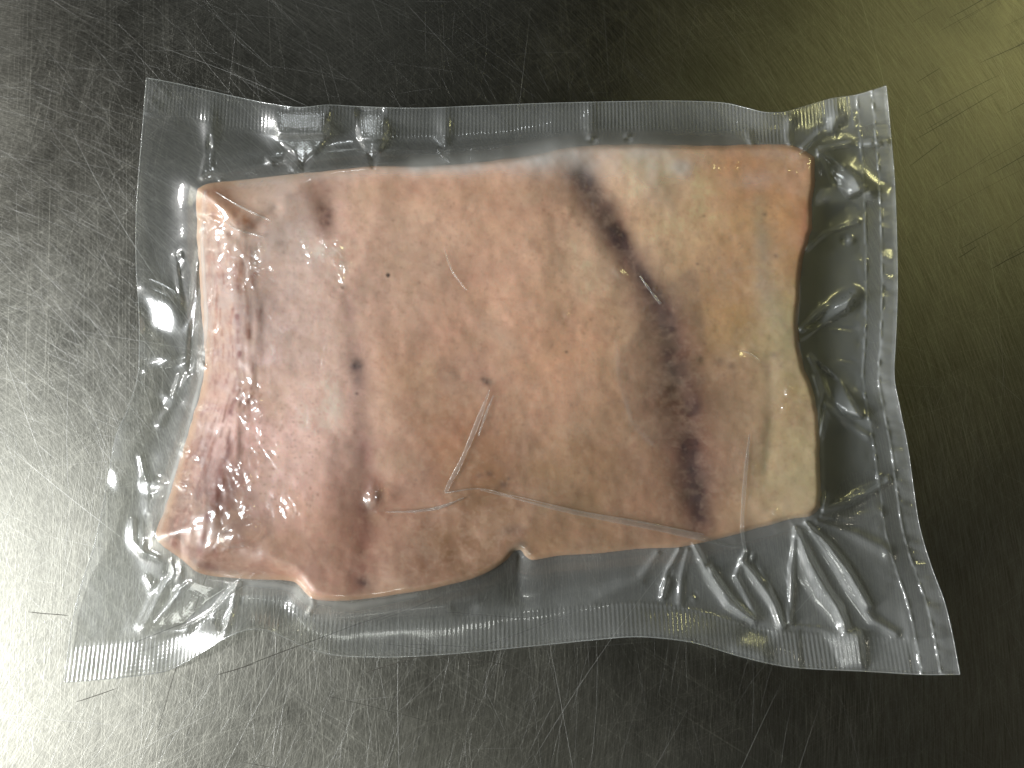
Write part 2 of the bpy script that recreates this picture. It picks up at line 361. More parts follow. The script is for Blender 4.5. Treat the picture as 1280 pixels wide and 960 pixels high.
# ------------------------------------------------------------------ meat colour (own tone plus light corrections)
pts = [ # u, v, linear slab colour with local light corrections worked in
(300,395,0.367,0.262,0.227),(500,295,0.701,0.470,0.324),(640,255,0.767,0.444,0.282),(700,415,0.939,0.517,0.312),(720,605,0.518,0.313,0.166),
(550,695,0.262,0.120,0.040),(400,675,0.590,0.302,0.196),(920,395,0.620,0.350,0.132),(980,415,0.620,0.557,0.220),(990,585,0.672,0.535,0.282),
(860,255,1.150,0.803,0.460),(550,520,0.490,0.222,0.096),(350,440,1.046,0.761,0.704),(950,280,0.915,0.557,0.229),(345,600,0.932,0.651,0.586),
(400,620,0.817,0.466,0.354),(400,500,1.143,0.799,0.673),(500,480,0.567,0.322,0.184),(300,560,1.115,0.704,0.625),(260,600,.18,.08,.06),(261,601,0.168,0.050,0.031),  # flank browns set darker, its weaker light included in the colour
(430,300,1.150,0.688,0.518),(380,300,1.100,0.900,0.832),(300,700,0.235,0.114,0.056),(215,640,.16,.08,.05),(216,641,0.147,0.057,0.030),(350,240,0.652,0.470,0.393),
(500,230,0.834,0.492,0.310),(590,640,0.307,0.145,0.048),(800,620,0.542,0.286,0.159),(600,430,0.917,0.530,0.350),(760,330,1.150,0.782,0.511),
(940,220,.85,.47,.25),(941,221,0.968,0.363,0.082),(1000,300,0.600,0.252,0.085),(270,260,0.500,0.290,0.170),(1000,205,.70,.40,.23),(1001,206,0.720,0.380,0.120),(280,330,0.350,0.252,0.217),
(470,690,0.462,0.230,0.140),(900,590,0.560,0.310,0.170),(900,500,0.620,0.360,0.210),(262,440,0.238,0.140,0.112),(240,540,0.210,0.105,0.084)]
P = np.array(pts, float)
sub = 6; xs = X[::sub, ::sub]; ys = Y[::sub, ::sub]
wx = xs+14*noise(60, 60, 61, 3)[::sub, ::sub]; wy = ys+14*noise(60, 60, 62, 3)[::sub, ::sub]
num = np.zeros(xs.shape+(3,)); den = np.zeros(xs.shape)
for u, v, r_, g_, b_ in P:
    q = 1/(((wx-u)**2+(wy-v)**2)+1000)**1.9
    num += q[..., None]*np.array([r_, g_, b_]); den += q
colc = num/den[..., None]
col = np.zeros((H_, W_, 3))
yy = np.clip(Y/sub, 0, xs.shape[0]-1.001); xx = np.clip(X/sub, 0, xs.shape[1]-1.001)
iy = yy.astype(int); ix = xx.astype(int); fy = (yy-iy)[..., None]; fx = (xx-ix)[..., None]
col = (colc[iy, ix]*(1-fx)+colc[iy, ix+1]*fx)*(1-fy)+(colc[iy+1, ix]*(1-fx)+colc[iy+1, ix+1]*fx)*fy
col = np.stack([.25*blur(col[..., k], 5)+.75*blur(col[..., k], 24) for k in range(3)], -1)
lum = col.mean(-1, keepdims=True); col = (col*.89+lum*.11)*1.02
def tint(mask, rgb):
    global col
    m = np.clip(mask, 0, 1)[..., None]; col = col*(1-m)+lin(rgb)*m
def mk(): return np.zeros_like(X)
n1 = noise(40, 40, 71, 4, .6); n2 = noise(12, 12, 72, 3, .6); n3 = noise(70, 50, 73, 4, .55)
col = col*(1+0.06*n3+0.03*n1)[..., None]
tint(.10*smooth(n1, .15, .7), (186,132,108)); tint(.2*smooth(-n3, .2, .8), (210,176,140))
m = mk()   # long dark streak on the right : reddish halo, then core
stroke(m, [(722,222),(748,262),(778,312),(812,372),(838,430),(850,500),(862,560),(868,620),(874,655)], [21,27,25,30,33,38,35,30,22], .85, power=2.2)
tint(m*(.95+.12*n2+.1*n1), (124,74,58))
m = mk()
stroke(m, [(728,218),(742,244),(760,276),(776,302)], [10,13,14,10], 1.0)
stroke(m, [(806,352),(824,378),(832,402)], [10,17,13], .95)
stroke(m, [(842,452),(856,486),(864,506)], [12,19,13], .8)
stroke(m, [(862,556),(868,600),(874,646)], [12,17,11], .98)
stroke(m, [(776,302),(800,340)], [11,11], .85); stroke(m, [(834,402),(842,452)], [13,13], .8); stroke(m, [(864,506),(862,556)], [12,12], .8)
tint(blur(m, 2.)*(.92+.10*n2+.08*n1), (72,34,28))
m = mk()
for x, y, a in [(728,232,.6),(738,224,.7),(748,240,.6),(762,262,.5),(770,288,.7),(778,296,.7),(850,478,.5),(822,372,.5),(826,392,.4)]: spot(m, x, y, 5, 7, a)
tint(.6*m, (46,22,22))
m = mk(); sl, d, _ = seg_dist([(870,330),(858,380),(850,430),(846,480),(850,530),(822,556),(795,540),(775,490),(774,440),(800,410),(830,360)], 5)
poly = catmull([(868,330),(880,400),(880,470),(868,530),(835,562),(800,545),(778,495),(773,445),(795,415),(828,365),(868,330)], 90)
tint(.42*blur(inside(poly).astype(float), 2.2)*(.8+.3*n1), (128,96,82))
m = mk()   # lines at the left : spots and a purple cast
stroke(m, [(400,240),(406,285)], [22,14], .6); tint(m, (146,92,72))
m = mk(); spot(m, 406, 260, 9, 13, 1.0); spot(m, 408, 278, 7, 10, .8); tint(m*(.7+.6*n2), (82,50,48))
m = mk(); stroke(m, [(432,370),(444,440),(450,500),(456,560)], [8,12,14,14], .3); tint(m, (158,106,110))
m = mk(); stroke(m, [(456,560),(462,620),(456,680),(448,735)], [12,17,17,13], .42); tint(m*(.9+.3*n1), (160,94,84))
m = mk(); spot(m, 445, 456, 7, 8, 1.1); spot(m, 448, 470, 9, 14, .3); tint(m*(.9+.5*n2), (40,28,42))
m = mk(); spot(m, 462, 628, 12, 16, .7); spot(m, 455, 728, 11, 7, .75, rot=20); spot(m, 455, 650, 9, 30, .25); tint(m*(.9+.4*n2), (62,34,36))
m = mk(); spot(m, 427, 361, 6, 5, .8); tint(m*smooth(n2, -.4, .2), (110,76,66))
m = mk(); spot(m, 255, 708, 17, 10, 1.0, rot=15); stroke(m, [(240,700),(262,716),(300,722)], [8,8,5], .5); tint(m, (92,58,44))
m = mk(); stroke(m, [(250,240),(275,240),(288,262),(318,284)], [7,11,10,8], .75); spot(m, 262, 262, 14, 18, .5); tint(m*(.8+.4*n2), (150,98,62))
m = mk()
for x, y in [(258,262),(263,275),(255,285),(276,283),(286,292),(262,300),(293,268),(298,280),(266,268)]: spot(m, x, y, 3.5, 5, .6)
tint(m, (112,66,54))
m = mk(); stroke(m, [(900,300),(925,350),(930,400)], [18,24,18], .3); tint(m*(.8+.3*n1), (208,150,102))
m = mk(); stroke(m, [(948,250),(955,330),(962,390),(985,425),(970,450)], [10,13,20,22,12], .5); tint(m*(.75+.45*n1), (172,162,134))
m = mk(); stroke(m, [(968,470),(965,520),(955,590)], [8,9,4], .3); tint(m, (156,152,120))
m = mk(); stroke(m, [(1011,260),(1004,330),(999,400),(1002,440),(1012,470)], [7,6,6,6,4], .7); tint(m, (168,98,62))
m = mk(); stroke(m, [(1008,190),(1016,215),(1014,260)], [7,6,6], .5); tint(m, (160,100,62))
m = mk(); stroke(m, [(560,345),(600,385),(640,432)], [9,14,12], .35); tint(m, (208,174,144))
m = mk(); spot(m, 600, 470, 40, 26, .35, rot=30); spot(m, 545, 420, 30, 14, .2); tint(m, (166,118,110))
m = mk(); spot(m, 520, 235, 26, 14, .35); spot(m, 600, 340, 50, 26, .3); spot(m, 640, 250, 60, 26, .0); tint(m, (172,118,100))
m = mk()
for x, y, r_, a in [(610,478,6,.75),(604,474,4,.5),(630,606,6,.6),(612,592,5,.5),(600,594,4,.4),(636,598,3,.5),(646,662,9,.45),(634,664,7,.35),(708,440,2,.7),(446,492,2,.8),
                    (900,452,7,.5),(914,458,5,.5),(968,444,6,.45),(970,320,3.5,.45),(956,268,3,.5),(880,270,2,.6),(872,330,2,.6),(520,600,2,.5)]: spot(m, x, y, r_, r_*.8, a)
tint(m, (66,42,36))
m = mk(); spot(m, 485, 344, 2.6, 2.6, 1.3, power=4); tint(m, (14,10,9))
m = mk(); stroke(m, [(640,690),(652,684),(660,694)], [5,7,5], .8); tint(m, (96,98,90))
# fibrous dark dashes on the left flank
m = mk(); r = np.random.RandomState(5)
for _ in range(230):
    y = r.uniform(300, 700); off = abs(r.normal(0, 26))+8 if r.rand() < .75 else r.uniform(10, 120)
    if off > 75 and y < 480: continue
    x = np.interp(y, ML_left[:, 1], ML_left[:, 0])+off
    L = r.uniform(4, 20)*(1.0 if off < 70 else .35); sl_ = -0.32 if y > 480 else 0.02
    stroke(m, [(x, y), (x+sl_*L+r.normal(0, 1), y+L)], r.uniform(1.0, 2.6), r.uniform(.25, .75)*(1 if off < 70 else .6))
tint(m*.95, (122,72,56))
xs_ = X+0.32*np.maximum(Y-470, 0)                       # fibres follow the slanting edge
fb = up(np.random.RandomState(91).rand(40, 300)*2-1, H_, W_)
ii = np.clip(xs_.astype(int), 0, W_-1); fb = np.take_along_axis(fb, ii, 1)+.5*noise(18, 30, 92, 2)
band = smooth(dl, 4, 16)*smooth(-dl, -85, -35)*smooth(Y, 280, 340)*(md > 0)
tint(.75*smooth(fb, .35, .8)*band, (138,84,68)); tint(.35*smooth(-fb, .4, .9)*band, (208,170,158))
for sd, sc_, lo, al, rgb in ((201,70,.12,.16,(222,188,164)),(202,55,.22,.14,(176,124,106)),(203,40,.25,.16,(214,182,152)),(204,90,.05,.12,(190,140,124)),(205,30,.35,.12,(170,120,100)),(206,48,.2,.12,(226,200,176))):
    nn = noise(sc_, sc_*.8, sd, 5, .55); tint(.85*al*smooth(nn, lo, lo+.03)*smooth(-nn, -lo-.75, -lo-.1), rgb)     # membranes with one crisp edge
tint(.16*smooth(noise(5, 5, 95, 2, .6), .45, .85), (216,186,160))
tint(.14*smooth(noise(4, 4, 96, 2, .6), .5, .9), (138,92,74))
m = mk()
for _ in range(80):
    y = r.uniform(500, 650); x = r.uniform(310, 400); spot(m, x, y, 1.6, 1.3, .4)
for _ in range(50):
    spot(m, r.uniform(470, 980), r.uniform(230, 650), r.uniform(1.2, 2.4), r.uniform(1.2, 2.2), .35)
tint(m, (128,84,64))
m = mk(); stroke(m, [(296,395),(300,440),(292,490),(284,560),(272,610),(258,655),(250,690)], [3,4,5,5,6,5,4], .75); tint(m*(.7+.9*n2), (122,66,56))
m = mk(); stroke(m, [(205,676),(222,668),(240,690),(262,672),(284,664)], [3,3,3,3,3], .7); tint(m*(.7+.6*n2), (96,60,48))
m = mk(); stroke(m, [(255,465),(238,540),(218,610),(203,665)], [6,7,8,6], .25); tint(m, (196,142,92))
m = mk()                     # pale flecks of fat
for _ in range(160):
    spot(m, r.uniform(450, 980), r.uniform(230, 660), r.uniform(2, 6), r.uniform(2, 5), r.uniform(.1, .3), rot=r.uniform(0, 180))
tint(m, (222,190,160))
col = col*(1+0.02*n2)[..., None]
# rim of fat : paler, yellower along the cut edge
m = smooth(md, -6, 0)*smooth(-md, -10, -2)
tint(.35*m, (200,168,130))
col = np.clip(col, 0.005, 0.92)

# ------------------------------------------------------------------ mesh helpers
def grid_faces(nu, nv):
    i = np.arange(nv-1)[:, None]*nu+np.arange(nu-1)[None]
    return np.stack([i, i+nu, i+nu+1, i+1], -1).reshape(-1, 4)
def mesh_obj(name, co, faces, mat, parent=None, attrs=None, uv=None, colors=None, smooth_=True):
    used = np.unique(faces)
    if len(used) < len(co):
        remap = np.full(len(co), -1); remap[used] = np.arange(len(used))
        co = co[used]; faces = remap[faces]
        if attrs: attrs = {k: a[used] for k, a in attrs.items()}
        if uv is not None: uv = uv[used]
        if colors is not None: colors = colors[used]
    me = bpy.data.meshes.new(name); nf, k = faces.shape
    me.vertices.add(len(co)); me.vertices.foreach_set('co', co.astype(np.float32).ravel())
    me.loops.add(nf*k); me.loops.foreach_set('vertex_index', faces.astype(np.int32).ravel())
    me.polygons.add(nf); me.polygons.foreach_set('loop_start', (np.arange(nf)*k).astype(np.int32))
    me.polygons.foreach_set('loop_total', np.full(nf, k, np.int32))
    me.update(calc_edges=True)
    me.polygons.foreach_set('use_smooth', np.full(nf, smooth_, bool))
    for kx, a in (attrs or {}).items():
        at = me.attributes.new(kx, 'FLOAT', 'POINT'); at.data.foreach_set('value', a.astype(np.float32))
    if uv is not None:
        l = me.uv_layers.new(name='UVMap'); l.data.foreach_set('uv', uv[faces.ravel()].astype(np.float32).ravel())
    if colors is not None:
        ca = me.color_attributes.new('tone', 'FLOAT_COLOR', 'POINT')
        ca.data.foreach_set('color', np.c_[colors, np.ones(len(colors))].astype(np.float32).ravel())
    me.materials.append(mat); me.validate()
    o = bpy.data.objects.new(name, me); S.collection.objects.link(o)
    if parent: o.parent = parent
    return o
class NT:
    def __init__(s, name):
        s.m = bpy.data.materials.new(name); s.m.use_nodes = True; s.t = s.m.node_tree; s.t.nodes.clear()
    def n(s, typ, ins=None, **kw):
        nd = s.t.nodes.new(typ)
        for k, v in kw.items(): setattr(nd, k, v)
        for k, v in (ins or {}).items():
            if isinstance(v, bpy.types.NodeSocket): s.t.links.new(v, nd.inputs[k])
            else: nd.inputs[k].default_value = v
        return nd
    def math(s, op, a, b=0.0, c=0.0, clamp=False):
        nd = s.n('ShaderNodeMath', {0: a, 1: b, 2: c}, operation=op); nd.use_clamp = clamp
        return nd.outputs[0]
    def out(s, sh): s.n('ShaderNodeOutputMaterial', {'Surface': sh}); return s.m

# ------------------------------------------------------------------ steel
def steel_material():
    t = NT('scratched_steel')
    tc = t.n('ShaderNodeTexCoord').outputs['Object']
    def streak(ang, across, along, seed, det=2.0):
        mp = t.n('ShaderNodeMapping', {'Vector': tc, 'Rotation': (0, 0, math.radians(ang)), 'Location': (seed, seed*1.7, 0)})
        sc = t.n('ShaderNodeMapping', {'Vector': mp.outputs[0], 'Scale': (along, across, 1)})
        return t.n('ShaderNodeTexNoise', {'Vector': sc.outputs[0], 'Scale': 1.0, 'Detail': det, 'Roughness': .6}).outputs[0]
    h = None
    for i, (a, ac, al, wgt) in enumerate([(84,2300,10,1.),(-38,2000,14,.7),(31,2100,12,.8),(-58,2200,13,.7),(62,2000,16,.6),(-8,2300,14,.6),(97,2600,12,.9),(-24,2400,11,.6),(46,2200,15,.5)]):
        s_ = streak(a, ac, al, i*3.3+1)
        p = t.n('ShaderNodeMapRange', {'Value': s_, 'From Min': .56, 'From Max': .78}).outputs[0]
        p = t.math('MULTIPLY', p, wgt)
        h = p if h is None else t.math('ADD', h, p)
    cx, cy = [float(q) for q in ray(-300, 760, 0.)[:2]]                 # rings of the glare put into the grain's colour and bump
    sh = t.n('ShaderNodeVectorMath', {0: tc, 1: (-cx, -cy, 0)}, operation='ADD').outputs[0]
    rad = t.n('ShaderNodeVectorMath', {0: sh}, operation='LENGTH').outputs['Value']
    sx = t.n('ShaderNodeSeparateXYZ', {0: sh}); an = t.math('ARCTAN2', sx.outputs[1], sx.outputs[0])
    swirl = None
    for q1, q2, sd in ((1900., 26., 0.), (3000., 46., 7.3)):
        cv = t.n('ShaderNodeCombineXYZ', {0: t.math('MULTIPLY', rad, q1), 1: t.math('MULTIPLY', an, q2), 2: sd}).outputs[0]
        nn = t.n('ShaderNodeTexNoise', {'Vector': cv, 'Scale': 1.0, 'Detail': 3.0, 'Roughness': .65}).outputs[0]
        swirl = nn if swirl is None else t.math('MULTIPLY', t.math('ADD', swirl, nn), .5)
    blot = t.n('ShaderNodeTexNoise', {'Vector': tc, 'Scale': 22.0, 'Detail': 7.0, 'Roughness': .7}).outputs[0]
    fine = t.n('ShaderNodeTexNoise', {'Vector': tc, 'Scale': 1500.0, 'Detail': 2.0, 'Roughness': .6}).outputs[0]
    h2 = t.math('MULTIPLY_ADD', fine, 0.25, h)
    h2 = t.math('MULTIPLY_ADD', swirl, 2.2, h2)
    bump = t.n('ShaderNodeBump', {'Height': h2, 'Strength': 0.5, 'Distance': 0.000026})
    rg = t.n('ShaderNodeMapRange', {'Value': blot, 'From Min': .3, 'From Max': .7, 'To Min': .42, 'To Max': .50})
    rough = t.math('MULTIPLY_ADD', h, 0.06, rg.outputs[0])
    gr = t.math('MULTIPLY_ADD', swirl, 1.6, t.math('MULTIPLY', h, .22))
    cr_ = t.n('ShaderNodeMapRange', {'Value': gr, 'From Min': .5, 'From Max': 1.25, 'To Min': .55, 'To Max': 1.4})
    colr = t.n('ShaderNodeMix', {'Factor': blot, 6: (.29,.285,.245,1), 7: (.36,.355,.31,1)}, data_type='RGBA')
    mul = t.n('ShaderNodeVectorMath', {0: colr.outputs[2], 'Scale': cr_.outputs[0]}, operation='SCALE')
    bk_ = t.n('ShaderNodeBsdfAnisotropic', {'Color': mul.outputs[0], 'Roughness': rough, 'Normal': bump.outputs[0]}, distribution='BECKMANN')
    gg_ = t.n('ShaderNodeBsdfAnisotropic', {'Color': mul.outputs[0], 'Roughness': rough, 'Normal': bump.outputs[0]}, distribution='GGX')
    b = t.n('ShaderNodeMixShader', {0: .18, 1: bk_.outputs[0], 2: gg_.outputs[0]})
    return t.out(b.outputs[0])
STEEL = steel_material()
t = NT('burnished_scratch')
SCR = t.out(t.n('ShaderNodeBsdfPrincipled', {'Base Color': (.66,.66,.63,1), 'Metallic': 1.0, 'Roughness': .46}).outputs[0])

def slab(x0, x1, y0, y1, z0, z1, ch):
    co = []; 
    for z, i in ((z0, 0), (z1-ch, 0), (z1, ch)):
        co += [(x0+i, y0+i, z), (x1-i, y0+i, z), (x1-i, y1-i, z), (x0+i, y1-i, z)]
    fs = [(3,2,1,0), (8,9,10,11)]
    for r0 in (0, 4):
        for k in range(4): fs.append((r0+k, r0+(k+1) % 4, r0+4+(k+1) % 4, r0+4+k))
    return np.array(co), np.array(fs)
co, fs = slab(-.55, .55, -.42, .45, -.03, 0.0, .002)
table = mesh_obj('table_top', co, fs, STEEL, smooth_=False)
table['kind'] = 'structure'; table['label'] = 'scratched stainless steel table top under the sealed bag'

def scratches():
    r = np.random.RandomState(12); V = []; Fc = []; base = 0
    prof = np.array([(-1, 0), (-.55, .75), (0, 1), (.55, .75), (1, 0)])
    for i in range(5600):
        big = r.rand() < .035
        L = r.uniform(.03, .12) if big else r.gamma(2., .009)+.003
        x, y = r.uniform(-.24, .24), r.uniform(-.20, .19)
        if (y > .075 or y < -.09) and r.rand() < .4: continue
        if x > -.02 and r.rand() < .72*min(1, (x+.02)/.08): continue      # the right of the table is less worn
        a = r.uniform(0, math.pi)
        if r.rand() < .74:
            cx, cy = ray(-260, 760, 0.)[:2]; a = math.atan2(y-cy, x-cx)+math.pi/2+r.normal(0, .33)
        hw = (r.uniform(.000025, .00005) if big else r.uniform(.00001, .000024)); h = hw*.22
        n = 9 if big else 5; cv = r.normal(0, 1.6 if big else 6.)
        s = np.linspace(-.5, .5, n)*L; ang = a+cv*s
        px = x+np.cumsum(np.cos(ang))*L/(n-1); py = y+np.cumsum(np.sin(ang))*L/(n-1)
        tp = np.clip(np.sin(np.linspace(.06, math.pi-.06, n))*1.6, 0.15, 1)
        for j in range(n):
            nx, ny = -math.sin(ang[j]), math.cos(ang[j])
            for (q, z) in prof: V.append((px[j]+nx*q*hw*tp[j], py[j]+ny*q*hw*tp[j], z*h*tp[j]+.000004))
        for j in range(n-1):
            for k in range(4): Fc.append((base+j*5+k, base+(j+1)*5+k, base+(j+1)*5+k+1, base+j*5+k+1))
        base += n*5
    o = mesh_obj('scratches', np.array(V), np.array(Fc), SCR, parent=table)
    o['kind'] = 'stuff'
scratches()
def dark_scratches():
    r = np.random.RandomState(4); V = []; Fc = []; base = 0
    m = NT('grimy_groove'); mat = m.out(m.n('ShaderNodeBsdfPrincipled', {'Base Color': (.10,.095,.08,1), 'Metallic': .6, 'Roughness': .6}).outputs[0])
    for i in range(64):
        if i < 46: u, v, a, L = r.uniform(1120, 1330), r.uniform(-20, 360), math.radians(r.normal(31, 4)), r.uniform(.008, .06)
        else: u, v, a, L = r.uniform(0, 620), r.uniform(620, 960), math.radians(r.choice([20, 16, -8, 78])+r.normal(0, 3)), r.uniform(.01, .06)
        p = ray(u, v, 0.)[:2]; n = 8; s = np.linspace(-.5, .5, n)*L; ang = a+s*r.normal(0, 2.)+r.normal(0, .02, n)
        px = p[0]+np.cumsum(np.cos(ang))*L/(n-1); py = p[1]+np.cumsum(np.sin(ang))*L/(n-1); hw = r.uniform(.00004, .00014)
        for j in range(n):
            q = hw*min(1, .2+1.6*math.sin(math.pi*j/(n-1)))
            for sg, zz in ((-1, .00001), (0, .00004), (1, .00001)): V.append((px[j]-math.sin(ang[j])*q*sg, py[j]+math.cos(ang[j])*q*sg, zz))
        for j in range(n-1):
            for k in (0, 1): Fc.append((base+j*3+k, base+(j+1)*3+k, base+(j+1)*3+k+1, base+j*3+k+1))
        base += n*3
    o = mesh_obj('dark_grooves', np.array(V), np.array(Fc), mat, parent=table); o['kind'] = 'stuff'
dark_scratches()

# ------------------------------------------------------------------ meat
def meat_material():
    t = NT('raw_meat')
    c = t.n('ShaderNodeAttribute', attribute_name='tone').outputs['Color']
    tc = t.n('ShaderNodeTexCoord').outputs['Object']
    nz = t.n('ShaderNodeTexNoise', {'Vector': tc, 'Scale': 420.0, 'Detail': 4.0, 'Roughness': .65}).outputs[0]
    mr = t.n('ShaderNodeMapRange', {'Value': nz, 'From Min': .25, 'From Max': .75, 'To Min': .95, 'To Max': 1.05})
    c2 = t.n('ShaderNodeVectorMath', {0: c, 'Scale': mr.outputs[0]}, operation='SCALE').outputs[0]
    bump = t.n('ShaderNodeBump', {'Height': nz, 'Strength': .2, 'Distance': .0004})
    b = t.n('ShaderNodeBsdfPrincipled', {'Base Color': c2, 'Roughness': .42, 'Normal': bump.outputs[0],
            'Subsurface Weight': .35, 'Subsurface Radius': (1.0, .45, .28), 'Subsurface Scale': .0011, 'Specular IOR Level': .35})
    return t.out(b.outputs[0])
nu, nv = 520, 350
C, s_, t_ = coons(M_TOP, M_RIGHT, M_BOT, M_LEFT, nu, nv)
u, v = C[..., 0].ravel(), C[..., 1].ravel()
z = samp(zm_s, u, v)/1000.
co = ray(u, v, z); cc = samp(col, u, v)
# skirt : the slab's sides go on down to the bag's lower film
idx = np.arange(nu*nv).reshape(nv, nu)
ring = np.r_[idx[0, :-1], idx[:-1, -1], idx[-1, :0:-1], idx[:0:-1, 0]]
cen = co[:, :2].mean(0); faces = [grid_faces(nu, nv)]
prev = ring; allco = [co]; allc = [cc]; nb = len(co)
for zz, k in ((.0068, 1.0), (.004, .995), (.0018, .985), (.0014, .97)):
    q = co[ring].copy(); q[:, :2] = cen+(q[:, :2]-cen)*k; q[:, 2] = zz
    new = nb+np.arange(len(ring)); nb += len(ring); allco.append(q); allc.append(cc[ring])
    a, b2 = prev, new
    faces.append(np.stack([a, np.roll(a, -1), np.roll(b2, -1), b2], -1)); prev = new
allco.append(np.array([[cen[0], cen[1], .0014]])); allc.append(cc[:1])
tri = np.stack([prev, np.roll(prev, -1), np.full(len(prev), nb), np.full(len(prev), nb)], -1)
co2 = np.vstack(allco); c2 = np.vstack(allc)
# bottom cap as a ring of thin quads towards a small inner loop
inner = allco[-2].copy(); inner[:, :2] = cen+(inner[:, :2]-cen)*.02
co2 = np.vstack([co2[:-1], inner]); c2 = np.vstack([c2[:-1], cc[ring]])
new = nb+np.arange(len(ring)); faces.append(np.stack([prev, np.roll(prev, -1), np.roll(new, -1), new], -1))
meat = mesh_obj('raw_meat', co2, np.vstack(faces), meat_material(), colors=c2)
meat['label'] = 'thick pale pink slab of raw meat with dark purple streaks sealed in clear bag'; meat['category'] = 'meat'

# ------------------------------------------------------------------ bag
def film_material(name, rib=True, hz_scale=1.0, extra=0.0, rough=.075):
    t = NT(name)
    hz = t.n('ShaderNodeAttribute', attribute_name='haze').outputs['Fac']
    rb = t.n('ShaderNodeAttribute', attribute_name='ribs').outputs['Fac']
    uv = t.n('ShaderNodeUVMap', uv_map='UVMap').outputs[0]
    sp = t.n('ShaderNodeSeparateXYZ', {0: uv})
    tc = t.n('ShaderNodeTexCoord').outputs['Object']
    wob = t.n('ShaderNodeTexNoise', {'Vector': tc, 'Scale': 60.0, 'Detail': 2.0}).outputs[0]
    ph = t.math('MULTIPLY_ADD', sp.outputs[0], 2*math.pi*205, t.math('MULTIPLY', wob, 3.0))
    ribs = t.math('MULTIPLY', t.math('SINE', ph), rb)
    vv = t.math('MULTIPLY', sp.outputs[1], 2*math.pi*150)
    dots = t.math('MULTIPLY', t.math('SINE', vv), t.math('SINE', ph))
    cr = t.n('ShaderNodeTexNoise', {'Vector': tc, 'Scale': 260.0, 'Detail': 3.0, 'Roughness': .5}).outputs[0]
    rm = t.n('ShaderNodeTexNoise', {'Vector': tc, 'Scale': 40.0, 'Detail': 2.0}).outputs[0]
    hgt = t.math('ADD', t.math('MULTIPLY', ribs, t.math('MULTIPLY_ADD', rm, 1.6, -.25)), t.math('MULTIPLY', dots, .06))
    hgt = t.math('MULTIPLY_ADD', cr, .55, hgt)
    bump = t.n('ShaderNodeBump', {'Height': hgt, 'Strength': 1.0, 'Distance': .00007})
    bk = t.n('ShaderNodeNewGeometry').outputs['Backfacing']     # Fresnel inverts the index on back faces: undo it, a thin film has air on both sides
    ior = t.math('MULTIPLY_ADD', bk, 1/1.5-1.5, 1.5)
    fr = t.n('ShaderNodeFresnel', {'IOR': ior, 'Normal': bump.outputs[0]}).outputs[0]
    fac = t.math('MINIMUM', t.math('MULTIPLY', fr, 1.9), 0.24)
    tr = t.n('ShaderNodeBsdfTransparent', {'Color': (.965, .97, .965, 1)})
    df = t.n('ShaderNodeBsdfDiffuse', {'Color': (.80, .84, .84, 1), 'Normal': bump.outputs[0]})
    tl = t.n('ShaderNodeBsdfTranslucent', {'Color': (.80, .84, .84, 1)})
    sc = t.n('ShaderNodeMixShader', {0: .35, 1: df.outputs[0], 2: tl.outputs[0]})
    h = t.math('MULTIPLY_ADD', hz, hz_scale, extra, clamp=True)
    gl2 = t.n('ShaderNodeBsdfGlossy', {'Color': (1, 1, 1, 1), 'Roughness': .34, 'Normal': bump.outputs[0]})
    m1 = t.n('ShaderNodeMixShader', {0: h, 1: tr.outputs[0], 2: sc.outputs[0]})
    gl = t.n('ShaderNodeBsdfGlossy', {'Color': (1, 1, 1, 1), 'Roughness': rough, 'Normal': bump.outputs[0]})
    gm = t.n('ShaderNodeMixShader', {0: .45, 1: gl.outputs[0], 2: gl2.outputs[0]})
    m2 = t.n('ShaderNodeMixShader', {0: fac, 1: m1.outputs[0], 2: gm.outputs[0]})
    return t.out(m2.outputs[0])
FILM = film_material('clear_film'); LOW = film_material('lower_film', hz_scale=.5, rough=.2)
FOLD = film_material('folded_film', extra=.0, rough=.10)

bag = bpy.data.objects.new('vacuum_bag', None); S.collection.objects.link(bag)
bag['label'] = 'clear vacuum sealed plastic bag wrinkled tightly round the slab of raw meat'; bag['category'] = 'bag'
nu, nv = 780, 520
C, s_, t_ = coons(B_TOP, B_RIGHT, B_BOT, B_LEFT, nu, nv)
u, v = C[..., 0], C[..., 1]
T_SEAL, B_SEAL, R_SEAL = .056, .938, .958
# seal ridges, in the bag's own coordinates
zz = samp(film, u, v)
def line(a, c, w_): return np.exp(-((a-c)/w_)**2)
zz += 0.35*line(s_, .9585, .0014)*(.7+1.0*samp(noise(60, 7, 81, 2), u, v)) + 0.38*line(s_, .9795, .0014)*(.7+1.0*samp(noise(60, 7, 82, 2), u, v))
zz += 0.55*samp(noise(40, 13, 83, 2), u, v)*smooth(s_, .975, .985)+0.4*samp(noise(30, 18, 84, 2), u, v)*line(s_, .952, .006)
zz += 0.15*line(t_, T_SEAL, .003)+0.15*line(t_, B_SEAL, .003)+.35*line(s_, 1.0, .003)
zz = zz+0.10*samp(noise(9, 9, 85, 2), u, v)*(np.exp(-((u-195)/22)**2-((v-122)/20)**2)*3)
hz_ = samp(haze, u, v)
hz_ = hz_+.03*smooth(-t_, -T_SEAL-.004, -T_SEAL+.004)+.03*smooth(t_, B_SEAL-.004, B_SEAL+.004)
hz_ = hz_-.05*smooth(s_, .9585, .961)*smooth(-s_, -.979, -.9765)+.15*line(s_, .9585, .0012)+.15*line(s_, .9795, .0012)
hz_ = np.clip(hz_, .02, .8)
rb_ = smooth(-t_, -T_SEAL, -T_SEAL+.006)+smooth(t_, B_SEAL-.006, B_SEAL)
rb_ = rb_*smooth(-s_, -.955, -.95)
lowi = samp(np.where(md_s > 0, 0, 1)*smooth(out, 0, 26), u, v)
zl = np.maximum(.35*(1-lowi)+(zz-.22)*lowi, .35)
co = ray(u.ravel(), v.ravel(), zz.ravel()/1000.)
Fg = grid_faces(nu, nv)
